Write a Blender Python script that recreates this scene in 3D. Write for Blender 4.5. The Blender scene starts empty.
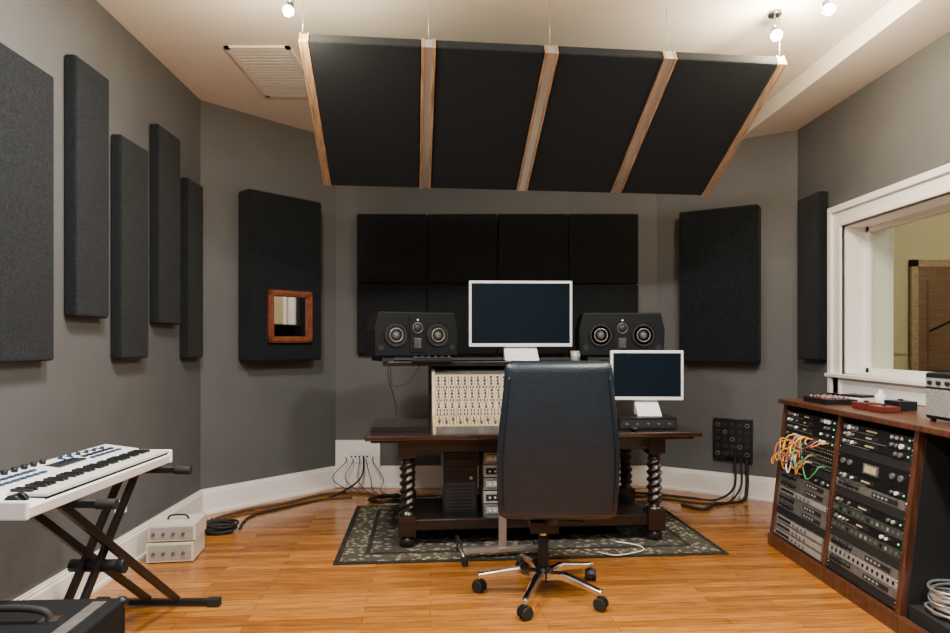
import bpy, math, random
from mathutils import Vector, Matrix
random.seed(7)
C = bpy.context.scene.collection

# ------------------------------------------------------------ materials
def mat(name, col, rough=0.5, metal=0.0, emit=None, estr=0, var=0.0, vscale=20, bump=0.0, bscale=200, coat=0.0, spec=None, sheen=0.0):
    m = bpy.data.materials.new(name); m.use_nodes = True
    nt = m.node_tree; b = nt.nodes['Principled BSDF']
    b.inputs['Base Color'].default_value = (*col, 1)
    b.inputs['Roughness'].default_value = rough
    b.inputs['Metallic'].default_value = metal
    if spec is not None: b.inputs['Specular IOR Level'].default_value = spec
    if coat: b.inputs['Coat Weight'].default_value = coat
    if sheen: b.inputs['Sheen Weight'].default_value = sheen
    if emit:
        b.inputs['Emission Color'].default_value = (*emit, 1)
        b.inputs['Emission Strength'].default_value = estr
    tc = nt.nodes.new('ShaderNodeTexCoord')
    if var > 0:
        n = nt.nodes.new('ShaderNodeTexNoise'); n.inputs['Scale'].default_value = vscale; n.inputs['Detail'].default_value = 5
        r = nt.nodes.new('ShaderNodeMapRange')
        r.inputs['From Min'].default_value = 0.3; r.inputs['From Max'].default_value = 0.7
        r.inputs['To Min'].default_value = 1 - var; r.inputs['To Max'].default_value = 1 + var
        mx = nt.nodes.new('ShaderNodeVectorMath'); mx.operation = 'SCALE'
        mx.inputs[0].default_value = col
        nt.links.new(tc.outputs['Object'], n.inputs['Vector'])
        nt.links.new(n.outputs['Fac'], r.inputs['Value'])
        nt.links.new(r.outputs['Result'], mx.inputs['Scale'])
        nt.links.new(mx.outputs[0], b.inputs['Base Color'])
    if bump > 0:
        n2 = nt.nodes.new('ShaderNodeTexNoise'); n2.inputs['Scale'].default_value = bscale; n2.inputs['Detail'].default_value = 3
        bp = nt.nodes.new('ShaderNodeBump'); bp.inputs['Strength'].default_value = bump; bp.inputs['Distance'].default_value = 0.01
        nt.links.new(tc.outputs['Object'], n2.inputs['Vector'])
        nt.links.new(n2.outputs['Fac'], bp.inputs['Height'])
        nt.links.new(bp.outputs['Normal'], b.inputs['Normal'])
    return m

def wood(name, c1, c2, rough=0.35, scale=(1, 14, 14), coat=0.2):
    m = mat(name, c1, rough, coat=coat); nt = m.node_tree; b = nt.nodes['Principled BSDF']
    tc = nt.nodes.new('ShaderNodeTexCoord'); mp = nt.nodes.new('ShaderNodeMapping'); mp.inputs['Scale'].default_value = scale
    n = nt.nodes.new('ShaderNodeTexNoise'); n.inputs['Scale'].default_value = 4; n.inputs['Detail'].default_value = 8; n.inputs['Distortion'].default_value = 0.6
    cr = nt.nodes.new('ShaderNodeValToRGB'); cr.color_ramp.elements[0].position = 0.35; cr.color_ramp.elements[1].position = 0.68
    cr.color_ramp.elements[0].color = (*c1, 1); cr.color_ramp.elements[1].color = (*c2, 1)
    nt.links.new(tc.outputs['Object'], mp.inputs['Vector']); nt.links.new(mp.outputs[0], n.inputs['Vector'])
    nt.links.new(n.outputs['Fac'], cr.inputs['Fac']); nt.links.new(cr.outputs[0], b.inputs['Base Color'])
    return m

M_wall = mat('wall_grey_paint', (0.090, 0.093, 0.097), 0.70, var=0.07, vscale=3, bump=0.12, bscale=120)
M_ceil = mat('ceiling_paint', (0.82, 0.79, 0.73), 0.8, var=0.03, vscale=2)
M_white = mat('white_trim_paint', (0.84, 0.82, 0.79), 0.4)
M_fabric = mat('black_fabric', (0.0058, 0.0085, 0.0115), 0.95, var=0.9, vscale=110, bump=0.6, bscale=330, spec=0.2, sheen=0.05)
M_fabric2 = mat('charcoal_fabric', (0.0095, 0.011, 0.0125), 0.95, var=0.7, vscale=110, bump=0.5, bscale=330, spec=0.2, sheen=0.04)
M_leather = mat('black_leather', (0.006, 0.014, 0.022), 0.36, var=0.15, vscale=30, bump=0.20, bscale=150)
M_tolex = mat('black_tolex', (0.005, 0.006, 0.008), 0.7, bump=0.3, bscale=250, spec=.2)
M_blackp = mat('black_plastic', (0.007, 0.009, 0.011), 0.35, spec=0.35)
M_spk = mat('speaker_lacquer', (0.005, 0.007, 0.009), 0.5, spec=0.2)
M_blackm = mat('black_metal', (0.012, 0.012, 0.014), 0.35, metal=0.3)
M_rubber = mat('rubber', (0.008, 0.008, 0.008), 0.7)
M_chrome = mat('chrome', (0.75, 0.75, 0.76), 0.15, metal=1)
M_alu = mat('brushed_aluminium', (0.60, 0.60, 0.60), 0.3, metal=0.8)
M_silver = mat('silver_panel', (0.40, 0.39, 0.37), 0.4, metal=0.3, var=0.1, vscale=30)
M_dsilver = mat('aged_silver_panel', (0.20, 0.195, 0.185), 0.35, metal=0.5, var=0.25, vscale=30)
M_knobg = mat('grey_knob', (0.10, 0.10, 0.105), 0.35)
M_cream = mat('cream_console', (0.46, 0.35, 0.20), 0.5)
M_ivory = mat('ivory_case', (0.66, 0.62, 0.52), 0.5)
M_whitep = mat('white_plastic', (0.80, 0.81, 0.82), 0.3)
M_keyw = mat('key_ivory', (0.8, 0.79, 0.74), 0.25)
M_navy = mat('navy_button', (0.02, 0.05, 0.12), 0.3)
M_screen = mat('screen_glass', (0.003, 0.008, 0.014), 0.10)
M_dkwood = wood('dark_carved_wood', (0.005, 0.0028, 0.0025), (0.018, 0.009, 0.007), 0.3)
M_deskrim = wood('mahogany_top', (0.012, 0.005, 0.004), (0.038, 0.014, 0.010), 0.2, coat=0.5)
M_rackw = wood('walnut_rack_wood', (0.045, 0.016, 0.009), (0.12, 0.045, 0.022), 0.35, scale=(14, 14, 1))
M_rackd = mat('rack_interior', (0.008, 0.008, 0.009), 0.7)
M_oak = wood('pale_wood_rail', (0.20, 0.12, 0.065), (0.42, 0.29, 0.18), 0.4, scale=(20, 2, 20))
M_redwood = wood('red_wood_frame', (0.13, 0.035, 0.015), (0.24, 0.07, 0.03), 0.3, scale=(8, 8, 8))
M_mirror = mat('mirror', (0.7, 0.7, 0.7), 0.03, metal=1)
M_red = mat('dark_red_plastic', (0.13, 0.015, 0.012), 0.4)
M_yel = mat('yellow_cable', (0.75, 0.42, 0.03), 0.5)
M_ora = mat('orange_cable', (0.7, 0.18, 0.03), 0.5)
M_pin = mat('pink_cable', (0.5, 0.10, 0.14), 0.5)
M_gre = mat('green_cable', (0.05, 0.3, 0.12), 0.5)
M_green = mat('green_panel', (0.035, 0.045, 0.038), 0.5)
M_cone = mat('speaker_cone', (0.014, 0.015, 0.017), 0.5)
M_led = mat('led_green', (0.1, 0.6, 0.2), 0.4, emit=(0.2, 1, 0.4), estr=1.5)
M_meter = mat('vu_face', (0.5, 0.42, 0.25), 0.4)
M_bulb = mat('bulb', (1, 0.9, 0.7), 0.4, emit=(1, 0.86, 0.62), estr=80)
M_diff = mat('added_lamp_glow', (1, 0.95, 0.9), 0.4, emit=(1, 0.9, 0.75), estr=4)  # glow for the added lamps out of view
M_beige = mat('live_room_wall', (0.52, 0.44, 0.27), 0.8, var=0.05, vscale=2)
M_brown = wood('door_wood', (0.10, 0.045, 0.024), (0.17, 0.085, 0.045), 0.5)
M_grill = mat('speaker_mesh', (0.24, 0.25, 0.24), 0.6, var=0.5, vscale=220, bump=0.5, bscale=300)
M_cabbrown = mat('brown_cable', (0.10, 0.05, 0.02), 0.6)
M_brass = mat('cymbal_brass', (0.6, 0.42, 0.15), 0.3, metal=1)

def glass_mat():
    m = bpy.data.materials.new('window_glass'); m.use_nodes = True; nt = m.node_tree; nt.nodes.clear()
    o = nt.nodes.new('ShaderNodeOutputMaterial'); mx = nt.nodes.new('ShaderNodeMixShader')
    t = nt.nodes.new('ShaderNodeBsdfTransparent'); t.inputs[0].default_value = (0.82, 0.90, 0.82, 1)
    g = nt.nodes.new('ShaderNodeBsdfGlossy'); g.inputs['Roughness'].default_value = 0.02
    lw = nt.nodes.new('ShaderNodeLayerWeight'); lw.inputs['Blend'].default_value = 0.5
    pw = nt.nodes.new('ShaderNodeMath'); pw.operation = 'POWER'; pw.inputs[1].default_value = 4
    ma = nt.nodes.new('ShaderNodeMath'); ma.operation = 'MULTIPLY_ADD'; ma.inputs[1].default_value = 0.7; ma.inputs[2].default_value = 0.06
    nt.links.new(lw.outputs['Facing'], pw.inputs[0]); nt.links.new(pw.outputs[0], ma.inputs[0])
    nt.links.new(ma.outputs[0], mx.inputs[0]); nt.links.new(t.outputs[0], mx.inputs[1]); nt.links.new(g.outputs[0], mx.inputs[2])
    nt.links.new(mx.outputs[0], o.inputs[0]); return m
M_glass = glass_mat()

def floor_mat():
    m = bpy.data.materials.new('oak_strip_floor'); m.use_nodes = True; nt = m.node_tree; b = nt.nodes['Principled BSDF']
    tc = nt.nodes.new('ShaderNodeTexCoord'); mp = nt.nodes.new('ShaderNodeMapping'); mp.inputs['Rotation'].default_value = (0, 0, math.radians(-4))
    nt.links.new(tc.outputs['Object'], mp.inputs['Vector'])
    br = nt.nodes.new('ShaderNodeTexBrick'); br.inputs['Scale'].default_value = 1
    br.inputs['Brick Width'].default_value = 0.85; br.inputs['Row Height'].default_value = 0.062
    br.inputs['Mortar Size'].default_value = 0.0011; br.inputs['Mortar Smooth'].default_value = 0.3
    br.offset = 0.37; br.offset_frequency = 2; br.squash = 1.0
    br.inputs['Color1'].default_value = (0, 0, 0, 1); br.inputs['Color2'].default_value = (1, 1, 1, 1); br.inputs['Mortar'].default_value = (0.5, 0.5, 0.5, 1)
    nt.links.new(mp.outputs[0], br.inputs['Vector'])
    cr = nt.nodes.new('ShaderNodeValToRGB')
    cr.color_ramp.elements[0].color = (0.285, 0.098, 0.0135, 1); cr.color_ramp.elements[1].color = (0.49, 0.195, 0.034, 1)
    nt.links.new(br.outputs['Color'], cr.inputs['Fac'])
    mp2 = nt.nodes.new('ShaderNodeMapping'); mp2.inputs['Scale'].default_value = (1.5, 16, 1)
    nt.links.new(mp.outputs[0], mp2.inputs['Vector'])
    n = nt.nodes.new('ShaderNodeTexNoise'); n.inputs['Scale'].default_value = 3.5; n.inputs['Detail'].default_value = 8; n.inputs['Distortion'].default_value = 0.5
    nt.links.new(mp2.outputs[0], n.inputs['Vector'])
    r = nt.nodes.new('ShaderNodeMapRange'); r.inputs['From Min'].default_value = 0.3; r.inputs['From Max'].default_value = 0.7; r.inputs['To Min'].default_value = 0.62; r.inputs['To Max'].default_value = 1.25
    nt.links.new(n.outputs['Fac'], r.inputs['Value'])
    vm = nt.nodes.new('ShaderNodeVectorMath'); vm.operation = 'SCALE'
    nt.links.new(cr.outputs[0], vm.inputs[0]); nt.links.new(r.outputs[0], vm.inputs['Scale'])
    mx = nt.nodes.new('ShaderNodeMix'); mx.data_type = 'RGBA'; mx.inputs[7].default_value = (0.08, 0.025, 0.006, 1)
    nt.links.new(br.outputs['Fac'], mx.inputs[0]); nt.links.new(vm.outputs[0], mx.inputs[6])
    nt.links.new(mx.outputs[2], b.inputs['Base Color'])
    b.inputs['Roughness'].default_value = 0.24; b.inputs['Coat Weight'].default_value = 0.35; b.inputs['Coat Roughness'].default_value = 0.12
    return m
M_floor = floor_mat()

def rug_mat(name, dark, light, scale, thr=0.45):
    m = mat(name, dark, 0.95, spec=0.1); nt = m.node_tree; b = nt.nodes['Principled BSDF']
    tc = nt.nodes.new('ShaderNodeTexCoord')
    v = nt.nodes.new('ShaderNodeTexVoronoi'); v.inputs['Scale'].default_value = scale; v.feature = 'F1'
    n = nt.nodes.new('ShaderNodeTexNoise'); n.inputs['Scale'].default_value = scale * 1.5; n.inputs['Detail'].default_value = 4
    ad = nt.nodes.new('ShaderNodeMath'); ad.operation = 'ADD'
    nt.links.new(tc.outputs['Object'], v.inputs['Vector']); nt.links.new(tc.outputs['Object'], n.inputs['Vector'])
    nt.links.new(v.outputs['Distance'], ad.inputs[0]); nt.links.new(n.outputs['Fac'], ad.inputs[1])
    cr = nt.nodes.new('ShaderNodeValToRGB')
    cr.color_ramp.elements[0].color = (*light, 1); cr.color_ramp.elements[0].position = thr + .12
    cr.color_ramp.elements[1].position = min(0.98, thr + 0.42); cr.color_ramp.elements[1].color = (*dark, 1)
    nt.links.new(ad.outputs[0], cr.inputs['Fac']); nt.links.new(cr.outputs[0], b.inputs['Base Color'])
    return m

# ------------------------------------------------------------ mesh builder
def rz(a): return Matrix.Rotation(math.radians(a), 4, 'Z')
class MB:
    def __init__(s): s.v = []; s.f = []; s.m = []; s.s = []; s.mats = []
    def mi(s, m):
        if m not in s.mats: s.mats.append(m)
        return s.mats.index(m)
    def add(s, vs, fs, m, smooth=False, M=None):
        o = len(s.v)
        for p in vs:
            p = Vector(p)
            if M is not None: p = M @ p
            s.v.append(p)
        k = s.mi(m)
        for i, f in enumerate(fs):
            s.f.append([o + a for a in f]); s.m.append(k)
            s.s.append(smooth[i] if isinstance(smooth, list) else smooth)
    def box(s, a, b, m, M=None):
        x0, y0, z0 = a; x1, y1, z1 = b
        if x0 > x1: x0, x1 = x1, x0
        if y0 > y1: y0, y1 = y1, y0
        if z0 > z1: z0, z1 = z1, z0
        vs = [(x0, y0, z0), (x1, y0, z0), (x1, y1, z0), (x0, y1, z0), (x0, y0, z1), (x1, y0, z1), (x1, y1, z1), (x0, y1, z1)]
        s.add(vs, [(0, 3, 2, 1), (4, 5, 6, 7), (0, 1, 5, 4), (1, 2, 6, 5), (2, 3, 7, 6), (3, 0, 4, 7)], m, M=M)
    def prism(s, poly, z0, z1, m, M=None):
        n = len(poly)
        vs = [(x, y, z0) for x, y in poly] + [(x, y, z1) for x, y in poly]
        area = sum(poly[i][0] * poly[(i + 1) % n][1] - poly[(i + 1) % n][0] * poly[i][1] for i in range(n))
        fs = [tuple(range(n - 1, -1, -1)), tuple(range(n, 2 * n))] + [(i, (i + 1) % n, n + (i + 1) % n, n + i) for i in range(n)]
        if area < 0: fs = [tuple(reversed(f)) for f in fs]
        s.add(vs, fs, m, M=M)
    def loft(s, rings, m, smooth=True, M=None, closed=False):
        n = len(rings[0]); vs = [p for r in rings for p in r]; fs = []; sm = []
        R = len(rings)
        for i in range(R - 1 + (1 if closed else 0)):
            j = (i + 1) % R
            for k in range(n):
                fs.append((i * n + k, i * n + (k + 1) % n, j * n + (k + 1) % n, j * n + k)); sm.append(smooth)
        if not closed:
            fs.append(tuple(reversed(range(n)))); sm.append(False)
            fs.append(tuple(range((R - 1) * n, R * n))); sm.append(False)
        s.add(vs, fs, m, sm, M)
    def cyl(s, p0, p1, r0, m, r1=None, seg=16, M=None):
        p0 = Vector(p0); p1 = Vector(p1); r1 = r0 if r1 is None else r1
        d = (p1 - p0).normalized(); a = d.orthogonal().normalized(); b = d.cross(a)
        rings = [[p + (a * math.cos(t * 2 * math.pi / seg) + b * math.sin(t * 2 * math.pi / seg)) * r for t in range(seg)] for p, r in ((p0, r0), (p1, r1))]
        s.loft(rings, m, True, M)
    def lathe(s, prof, m, c=(0, 0, 0), seg=24, M=None):
        rings = []
        for r, z in prof:
            rings.append([(c[0] + r * math.cos(t * 2 * math.pi / seg), c[1] + r * math.sin(t * 2 * math.pi / seg), c[2] + z) for t in range(seg)])
        s.loft(rings, m, True, M)
    def sphere(s, c, r, m, sc=(1, 1, 1), seg=16, M=None):
        rings = []
        for i in range(1, 10):
            a = -math.pi / 2 + math.pi * i / 10
            rings.append([(c[0] + sc[0] * r * math.cos(a) * math.cos(t * 2 * math.pi / seg), c[1] + sc[1] * r * math.cos(a) * math.sin(t * 2 * math.pi / seg), c[2] + sc[2] * r * math.sin(a)) for t in range(seg)])
        s.loft(rings, m, True, M)
    def sweep(s, pts, r, m, seg=8, closed=False, res=6, M=None, smoothpts=True):
        P = [Vector(p) for p in pts]
        if smoothpts and len(P) > 2:
            Q = []; n = len(P)
            for i in range(n if closed else n - 1):
                p0 = P[(i - 1) % n] if (closed or i > 0) else P[i]; p1 = P[i]; p2 = P[(i + 1) % n]; p3 = P[(i + 2) % n] if (closed or i + 2 < n) else P[(i + 1) % n]
                for k in range(res):
                    t = k / res
                    Q.append(0.5 * ((2 * p1) + (p2 - p0) * t + (2 * p0 - 5 * p1 + 4 * p2 - p3) * t * t + (3 * p1 - p0 - 3 * p2 + p3) * t ** 3))
            if not closed: Q.append(P[-1])
            P = Q
        n = len(P); rings = []; a = None
        for i in range(n):
            if closed: d = (P[(i + 1) % n] - P[i - 1]).normalized()
            else: d = (P[min(i + 1, n - 1)] - P[max(i - 1, 0)]).normalized()
            if a is None: a = d.orthogonal().normalized()
            else:
                a = a - d * a.dot(d)
                a = a.normalized() if a.length > 1e-6 else d.orthogonal().normalized()
            b = d.cross(a)
            rings.append([P[i] + (a * math.cos(t * 2 * math.pi / seg) + b * math.sin(t * 2 * math.pi / seg)) * r for t in range(seg)])
        s.loft(rings, m, True, M, closed)
    def ring(s, c, axis, R, r, m, M=None, seg=28):
        ax = Vector(axis).normalized(); a = ax.orthogonal().normalized(); b = ax.cross(a); c = Vector(c)
        s.sweep([c + (a * math.cos(t * 2 * math.pi / seg) + b * math.sin(t * 2 * math.pi / seg)) * R for t in range(seg)], r, m, seg=6, closed=True, smoothpts=False, M=M)
    def build(s, name, parent=None, loc=(0, 0, 0), rot=0, bevel=0, bseg=2):
        me = bpy.data.meshes.new(name); me.from_pydata([tuple(v) for v in s.v], [], s.f)
        for m in s.mats: me.materials.append(m)
        me.polygons.foreach_set('material_index', s.m); me.polygons.foreach_set('use_smooth', s.s); me.update()
        ob = bpy.data.objects.new(name, me); C.objects.link(ob)
        ob.location = loc; ob.rotation_euler = (0, 0, math.radians(rot))
        if parent: ob.parent = parent
        if bevel:
            md = ob.modifiers.new('bevel', 'BEVEL'); md.width = bevel; md.segments = bseg; md.limit_method = 'ANGLE'; md.angle_limit = math.radians(50)
        return ob
def empty(name, loc=(0, 0, 0), rot=0):
    e = bpy.data.objects.new(name, None); e.empty_display_size = 0.1; e.location = loc; e.rotation_euler = (0, 0, math.radians(rot)); C.objects.link(e); return e
def sq(cx, cy, z, hx, hy, n=4, seg=32, yoff=lambda x: 0):
    out = []
    for t in range(seg):
        a = t * 2 * math.pi / seg; c, s_ = math.cos(a), math.sin(a)
        x = math.copysign(abs(c) ** (2 / n), c) * hx; y = math.copysign(abs(s_) ** (2 / n), s_) * hy
        out.append((cx + x, cy + y + yoff(x), z))
    return out

# ------------------------------------------------------------ room shell
H = 3.10
PL0 = (-2.05, 4.78); PB0 = (-1.24, 5.70); PB1 = (1.62, 5.70); PR0 = (2.57, 5.10)
PLn = (-2.05 + 0.035 * 6.78, -2.0)
mb = MB(); mb.box((-2.4, -2.3, -0.1), (6.3, 6.9, 0), M_floor); mb.build('floor')
mb = MB(); mb.box((-2.4, -2.3, H), (2.95, 6.2, H + 0.1), M_ceil)
mb.box((2.20, -2.0, 2.98), (2.57, 5.6, H), M_ceil)
mb.build('ceiling')
def slab(name, p0, p1, th, z0=0, z1=H, m=M_wall):
    p0 = Vector((*p0, 0)); p1 = Vector((*p1, 0)); d = (p1 - p0).normalized(); nrm = Vector((-d.y, d.x, 0))
    q0 = p0 + nrm * th; q1 = p1 + nrm * th
    mb = MB(); mb.prism([(p0.x, p0.y), (p1.x, p1.y), (q1.x, q1.y), (q0.x, q0.y)], z0, z1, m); return mb.build(name)
slab('wall_left', PLn, PL0, 0.15)
slab('wall_front_left', PL0, PB0, 0.15)
slab('wall_front', PB0, PB1, 0.15)
slab('wall_front_right', PB1, PR0, 0.15)
slab('wall_rear', (2.57, -2.0), (PLn[0], -2.0), 0.15)
WY0, WY1, WZ0, WZ1 = 2.45, 4.45, 1.07, 2.10
mb = MB()
mb.box((2.57, -2, 0), (2.90, WY0, H), M_wall); mb.box((2.57, WY1, 0), (2.90, 5.25, H), M_wall)
mb.box((2.57, WY0, 0), (2.90, WY1, WZ0), M_wall); mb.box((2.57, WY0, WZ1), (2.90, WY1, H), M_wall)
mb.build('wall_right')
def baseboard(name, p0, p1, h=0.19):
    p0 = Vector((*p0, 0)); p1 = Vector((*p1, 0)); d = (p1 - p0).normalized(); n = Vector((d.y, -d.x, 0))
    mb = MB()
    def pr(t0, z0, z1):
        a, b = p0, p1; q0 = p0 + n * t0; q1 = p1 + n * t0
        mb.prism([(a.x, a.y), (b.x, b.y), (q1.x, q1.y), (q0.x, q0.y)], z0, z1, M_white)
    pr(0.020, 0, h - 0.03); pr(0.014, h - 0.03, h - 0.012); pr(0.009, h - 0.012, h); pr(0.032, 0, 0.02)
    mb.build(name)
baseboard('baseboard_left', PLn, PL0); baseboard('baseboard_front_left', PL0, PB0)
baseboard('baseboard_front', PB0, PB1); baseboard('baseboard_front_right', PB1, PR0)
baseboard('baseboard_right', PR0, (2.57, -2))
# window
win = empty('window_1', (2.57, (WY0 + WY1) / 2, WZ0))
mb = MB(); cw = 0.15; y0 = WY0 - 3.45; y1 = WY1 - 3.45; zt = WZ1 - WZ0
for k, (a, b, t) in enumerate([(0, cw, 0.022), (0.105, cw, 0.040), (0.0, 0.025, 0.034)]):
    mb.box((-t, y1 + a, -0.14), (-0.001, y1 + b, zt + a), M_white); mb.box((-t, y0 - a, -0.14), (-0.001, y0 - b, zt + a), M_white)
    mb.box((-t, y0 - b, zt + a), (-0.001, y1 + b, zt + b), M_white)
mb.box((-0.022, y0 - cw, -0.14), (-0.001, y1 + cw, -0.025), M_white)
mb.box((-0.055, y0 - cw - 0.02, -0.025), (0.0, y1 + cw + 0.01, 0.0), M_white)
mb.build('casing', win, bevel=0.004)
mb = MB()
mb.box((0, y1 - 0.012, 0), (0.33, y1 - 0.001, zt), M_white); mb.box((0, y0 + 0.001, 0), (0.33, y0 + 0.012, zt), M_white)
mb.box((0, y0, 0.001), (0.33, y1, 0.012), M_white); mb.box((0, y0, zt - 0.012), (0.33, y1, zt - 0.001), M_white)
for xx in (0.14,):
    mb.box((xx, y1 - 0.045, 0.012), (xx + 0.03, y1 - 0.012, zt - 0.012), M_white); mb.box((xx, y0 + 0.012, 0.012), (xx + 0.03, y0 + 0.045, zt - 0.012), M_white)
    mb.box((xx, y0, 0.012), (xx + 0.03, y1, 0.045), M_white); mb.box((xx, y0, zt - 0.045), (xx + 0.03, y1, zt - 0.012), M_white)
mb.build('jamb', win)
mb = MB(); mb.add([(0.155, y0 + 0.04, 0.04), (0.155, y1 - 0.04, 0.04), (0.155, y1 - 0.04, zt - 0.04), (0.155, y0 + 0.04, zt - 0.04)], [(0, 1, 2, 3)], M_glass); mb.build('glass_pane', win)
# live room beyond the window
mb = MB(); mb.box((2.9, 6.5, 0), (6.2, 6.6, 2.9), M_beige); mb.build('wall_live_room_far')
mb = MB(); mb.box((6.1, 0.5, 0), (6.2, 6.5, 2.9), M_beige); mb.build('wall_live_room_side')
mb = MB(); mb.box((2.9, 0.4, 0), (6.2, 0.5, 2.9), M_beige); mb.build('wall_live_room_near')
mb = MB(); mb.box((2.96, 0.4, 2.9), (6.2, 6.6, 3.0), M_ceil); mb.build('ceiling_live_room')
d = empty('door_1', (4.47, 6.49, 0)); mb = MB()
mb.box((-0.07, -0.04, 0), (0, 0, 2.12), M_oak); mb.box((0.85, -0.04, 0), (0.92, 0, 2.12), M_oak); mb.box((-0.07, -0.04, 2.05), (0.92, 0, 2.12), M_oak); mb.build('frame', d)
mb = MB(); mb.box((0, -0.03, 0.01), (0.85, -0.005, 2.05), M_brown)
for z0, z1 in ((0.2, 0.9), (1.05, 1.9)):
    for x0 in (0.1, 0.47): mb.box((x0, -0.036, z0), (x0 + 0.28, -0.03, z1), M_brown)
mb.cyl((0.78, -0.03, 1.0), (0.78, -0.08, 1.0), 0.025, M_chrome); mb.build('leaf', d)
e = empty('microphone_stand', (4.05, 5.35, 0)); mb = MB(); mb.lathe([(.14, 0), (.14, .02), (.02, .03)], M_blackm); mb.cyl((0, 0, .02), (0, 0, 1.5), .012, M_blackm)
mb.cyl((-.25, 0, 1.38), (.45, 0, 1.72), .009, M_blackm); mb.cyl((.43, 0, 1.71), (.56, 0, 1.66), .025, M_blackp); mb.build('boom_stand', e)
e = empty('cymbal_stand', (3.78, 5.95, 0)); mb = MB()
for k in range(3):
    a = k * 2.094; mb.cyl((.24 * math.cos(a), .24 * math.sin(a), .01), (0, 0, .45), .009, M_chrome)
mb.cyl((0, 0, .3), (0, 0, 1.18), .010, M_chrome); mb.lathe([(.21, 1.17), (.06, 1.20), (.04, 1.215), (.01, 1.22), (.035, 1.21), (.055, 1.195), (.21, 1.167)], M_brass); mb.build('tripod_and_cymbal', e)
e = empty('guitar_speaker_cabinet', (4.60, 5.95, 0)); mb = MB(); mb.box((-.36, -.18, .02), (.36, .18, .75), M_tolex); mb.box((-.36, -.14, .75), (.36, .14, 1.02), M_tolex); mb.box((-.33, -.187, .06), (.33, -.18, .71), M_grill); mb.box((-.33, -.147, .82), (.33, -.14, .96), M_silver)
for sx in (-.3, .3): mb.box((sx - .03, -.15, 0), (sx + .03, .15, .02), M_rubber)
mb.build('cabinet_and_head', e, bevel=.01)

# ------------------------------------------------------------ acoustic panels
def panel(w, h, t, loc, rot, name='acoustic_panel', m=M_fabric, bev=0.022):
    mb = MB(); mb.box((-w / 2, -t, 0), (w / 2, -0.001, h), m)
    return mb.build(name, loc=loc, rot=rot, bevel=bev, bseg=3)
def lwx(y): return -2.05 + 0.035 * (4.78 - y)
for (ya, yb, z0, z1) in [(2.56, 2.93, 1.21, 2.51), (3.09, 3.40, 1.42, 2.69), (3.51, 3.84, 1.20, 2.44), (3.96, 4.29, 1.41, 2.65), (4.40, 4.68, 1.18, 2.43)]:
    yc = (ya + yb) / 2
    panel(yb - ya, z1 - z0, 0.06, (lwx(yc) + 0.002, yc, z0), 90 + 2.0, bev=0.014)
aL = math.degrees(math.atan2(PB0[1] - PL0[1], PB0[0] - PL0[0]))
panel(0.67, 1.33, 0.17, (-1.635, 5.25, 1.14), aL)
aR = math.degrees(math.atan2(PR0[1] - PB1[1], PR0[0] - PB1[0]))
panel(0.63, 1.28, 0.15, (2.08, 5.409, 1.12), aR)
panel(0.32, 1.23, 0.075, (2.568, 4.80, 1.16), -90, bev=0.014)
mb = MB(); R8 = 0.622
for i in range(4):
    for j in range(2):
        mb.box((i * R8 + 0.004, -0.07, j * R8 + 0.004), ((i + 1) * R8 - 0.004, -0.001, (j + 1) * R8 - 0.004), M_fabric2)
mb.build('acoustic_panel_grid', loc=(-1.045, 5.70, 1.18), bevel=0.012)

fr = empty('framed_mirror', (-1.635, 5.25, 1.14), aL)
mb = MB(); cx, cz, w2, h2, y = 0.02, 0.355, 0.20, 0.208, -0.172
for (a, b, t) in ((0.0, 0.045, 0.03), (0.012, 0.03, 0.04), (0.045, 0.05, 0.022)):
    mb.box((cx - w2 + a, y, cz - h2 + a), (cx - w2 + b, y - t, cz + h2 - a), M_redwood); mb.box((cx + w2 - b, y, cz - h2 + a), (cx + w2 - a, y - t, cz + h2 - a), M_redwood)
    mb.box((cx - w2 + a, y, cz - h2 + a), (cx + w2 - a, y - t, cz - h2 + b), M_redwood); mb.box((cx - w2 + a, y, cz + h2 - b), (cx + w2 - a, y - t, cz + h2 - a), M_redwood)
mb.build('frame', fr, bevel=0.003)
mb = MB(); mb.box((cx - w2 + 0.045, y, cz - h2 + 0.045), (cx + w2 - 0.045, y - 0.008, cz + h2 - 0.045), M_mirror); mb.build('mirror_glass', fr)

# ------------------------------------------------------------ ceiling cloud
A = Vector((-0.895, 3.20, 2.80)); ex = Vector((2.59, 0.25, -0.01)); W = ex.length; ex.normalize()
pr = Vector((-ex.y, ex.x, 0)).normalized(); ey = (pr * 0.92 + Vector((0, 0, -0.50))); L = ey.length; ey.normalize(); ez = ex.cross(ey).normalized(); ey = ez.cross(ex)
cloud = empty('ceiling_acoustic_cloud'); Rm = Matrix((ex, ey, ez)).transposed().to_4x4(); cloud.matrix_world = Matrix.Translation(A) @ Rm
mb = MB(); g = 0.078; pw = (W - 5 * g + g * 0.4) / 4; off = g * 0.8
for i in range(4):
    x0 = off + i * (pw + g); mb.box((x0 - .002, 0, 0), (x0 + pw + .002, L, 0.065), M_fabric)
mb.build('fabric_panels', cloud, bevel=0.008)
mb = MB()
for i in range(5):
    x0 = off - g + i * (pw + g) + 0.003
    ww = g - 0.006
    if i == 0: x0 += .025; ww -= .025
    if i == 4: ww -= .025
    mb.box((x0, -0.004, -0.004), (x0 + ww * 0.22, L + 0.003, 0.066), M_oak); mb.box((x0 + ww * 0.78, -0.004, -0.004), (x0 + ww, L + 0.003, 0.066), M_oak)
    mb.box((x0 + ww * 0.22, -0.002, 0.0), (x0 + ww * 0.78, L, 0.06), M_alu if 0 < i < 4 else M_oak)
mb.box((off - g + .025, 0.15, 0.067), (W - .02, 0.2, 0.10), M_oak); mb.box((off - g + .025, L - 0.2, 0.067), (W - .02, L - 0.15, 0.10), M_oak)
mb.build('wood_rails', cloud, bevel=0.002)
mb = MB(); Mi = cloud.matrix_world.inverted()
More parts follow.
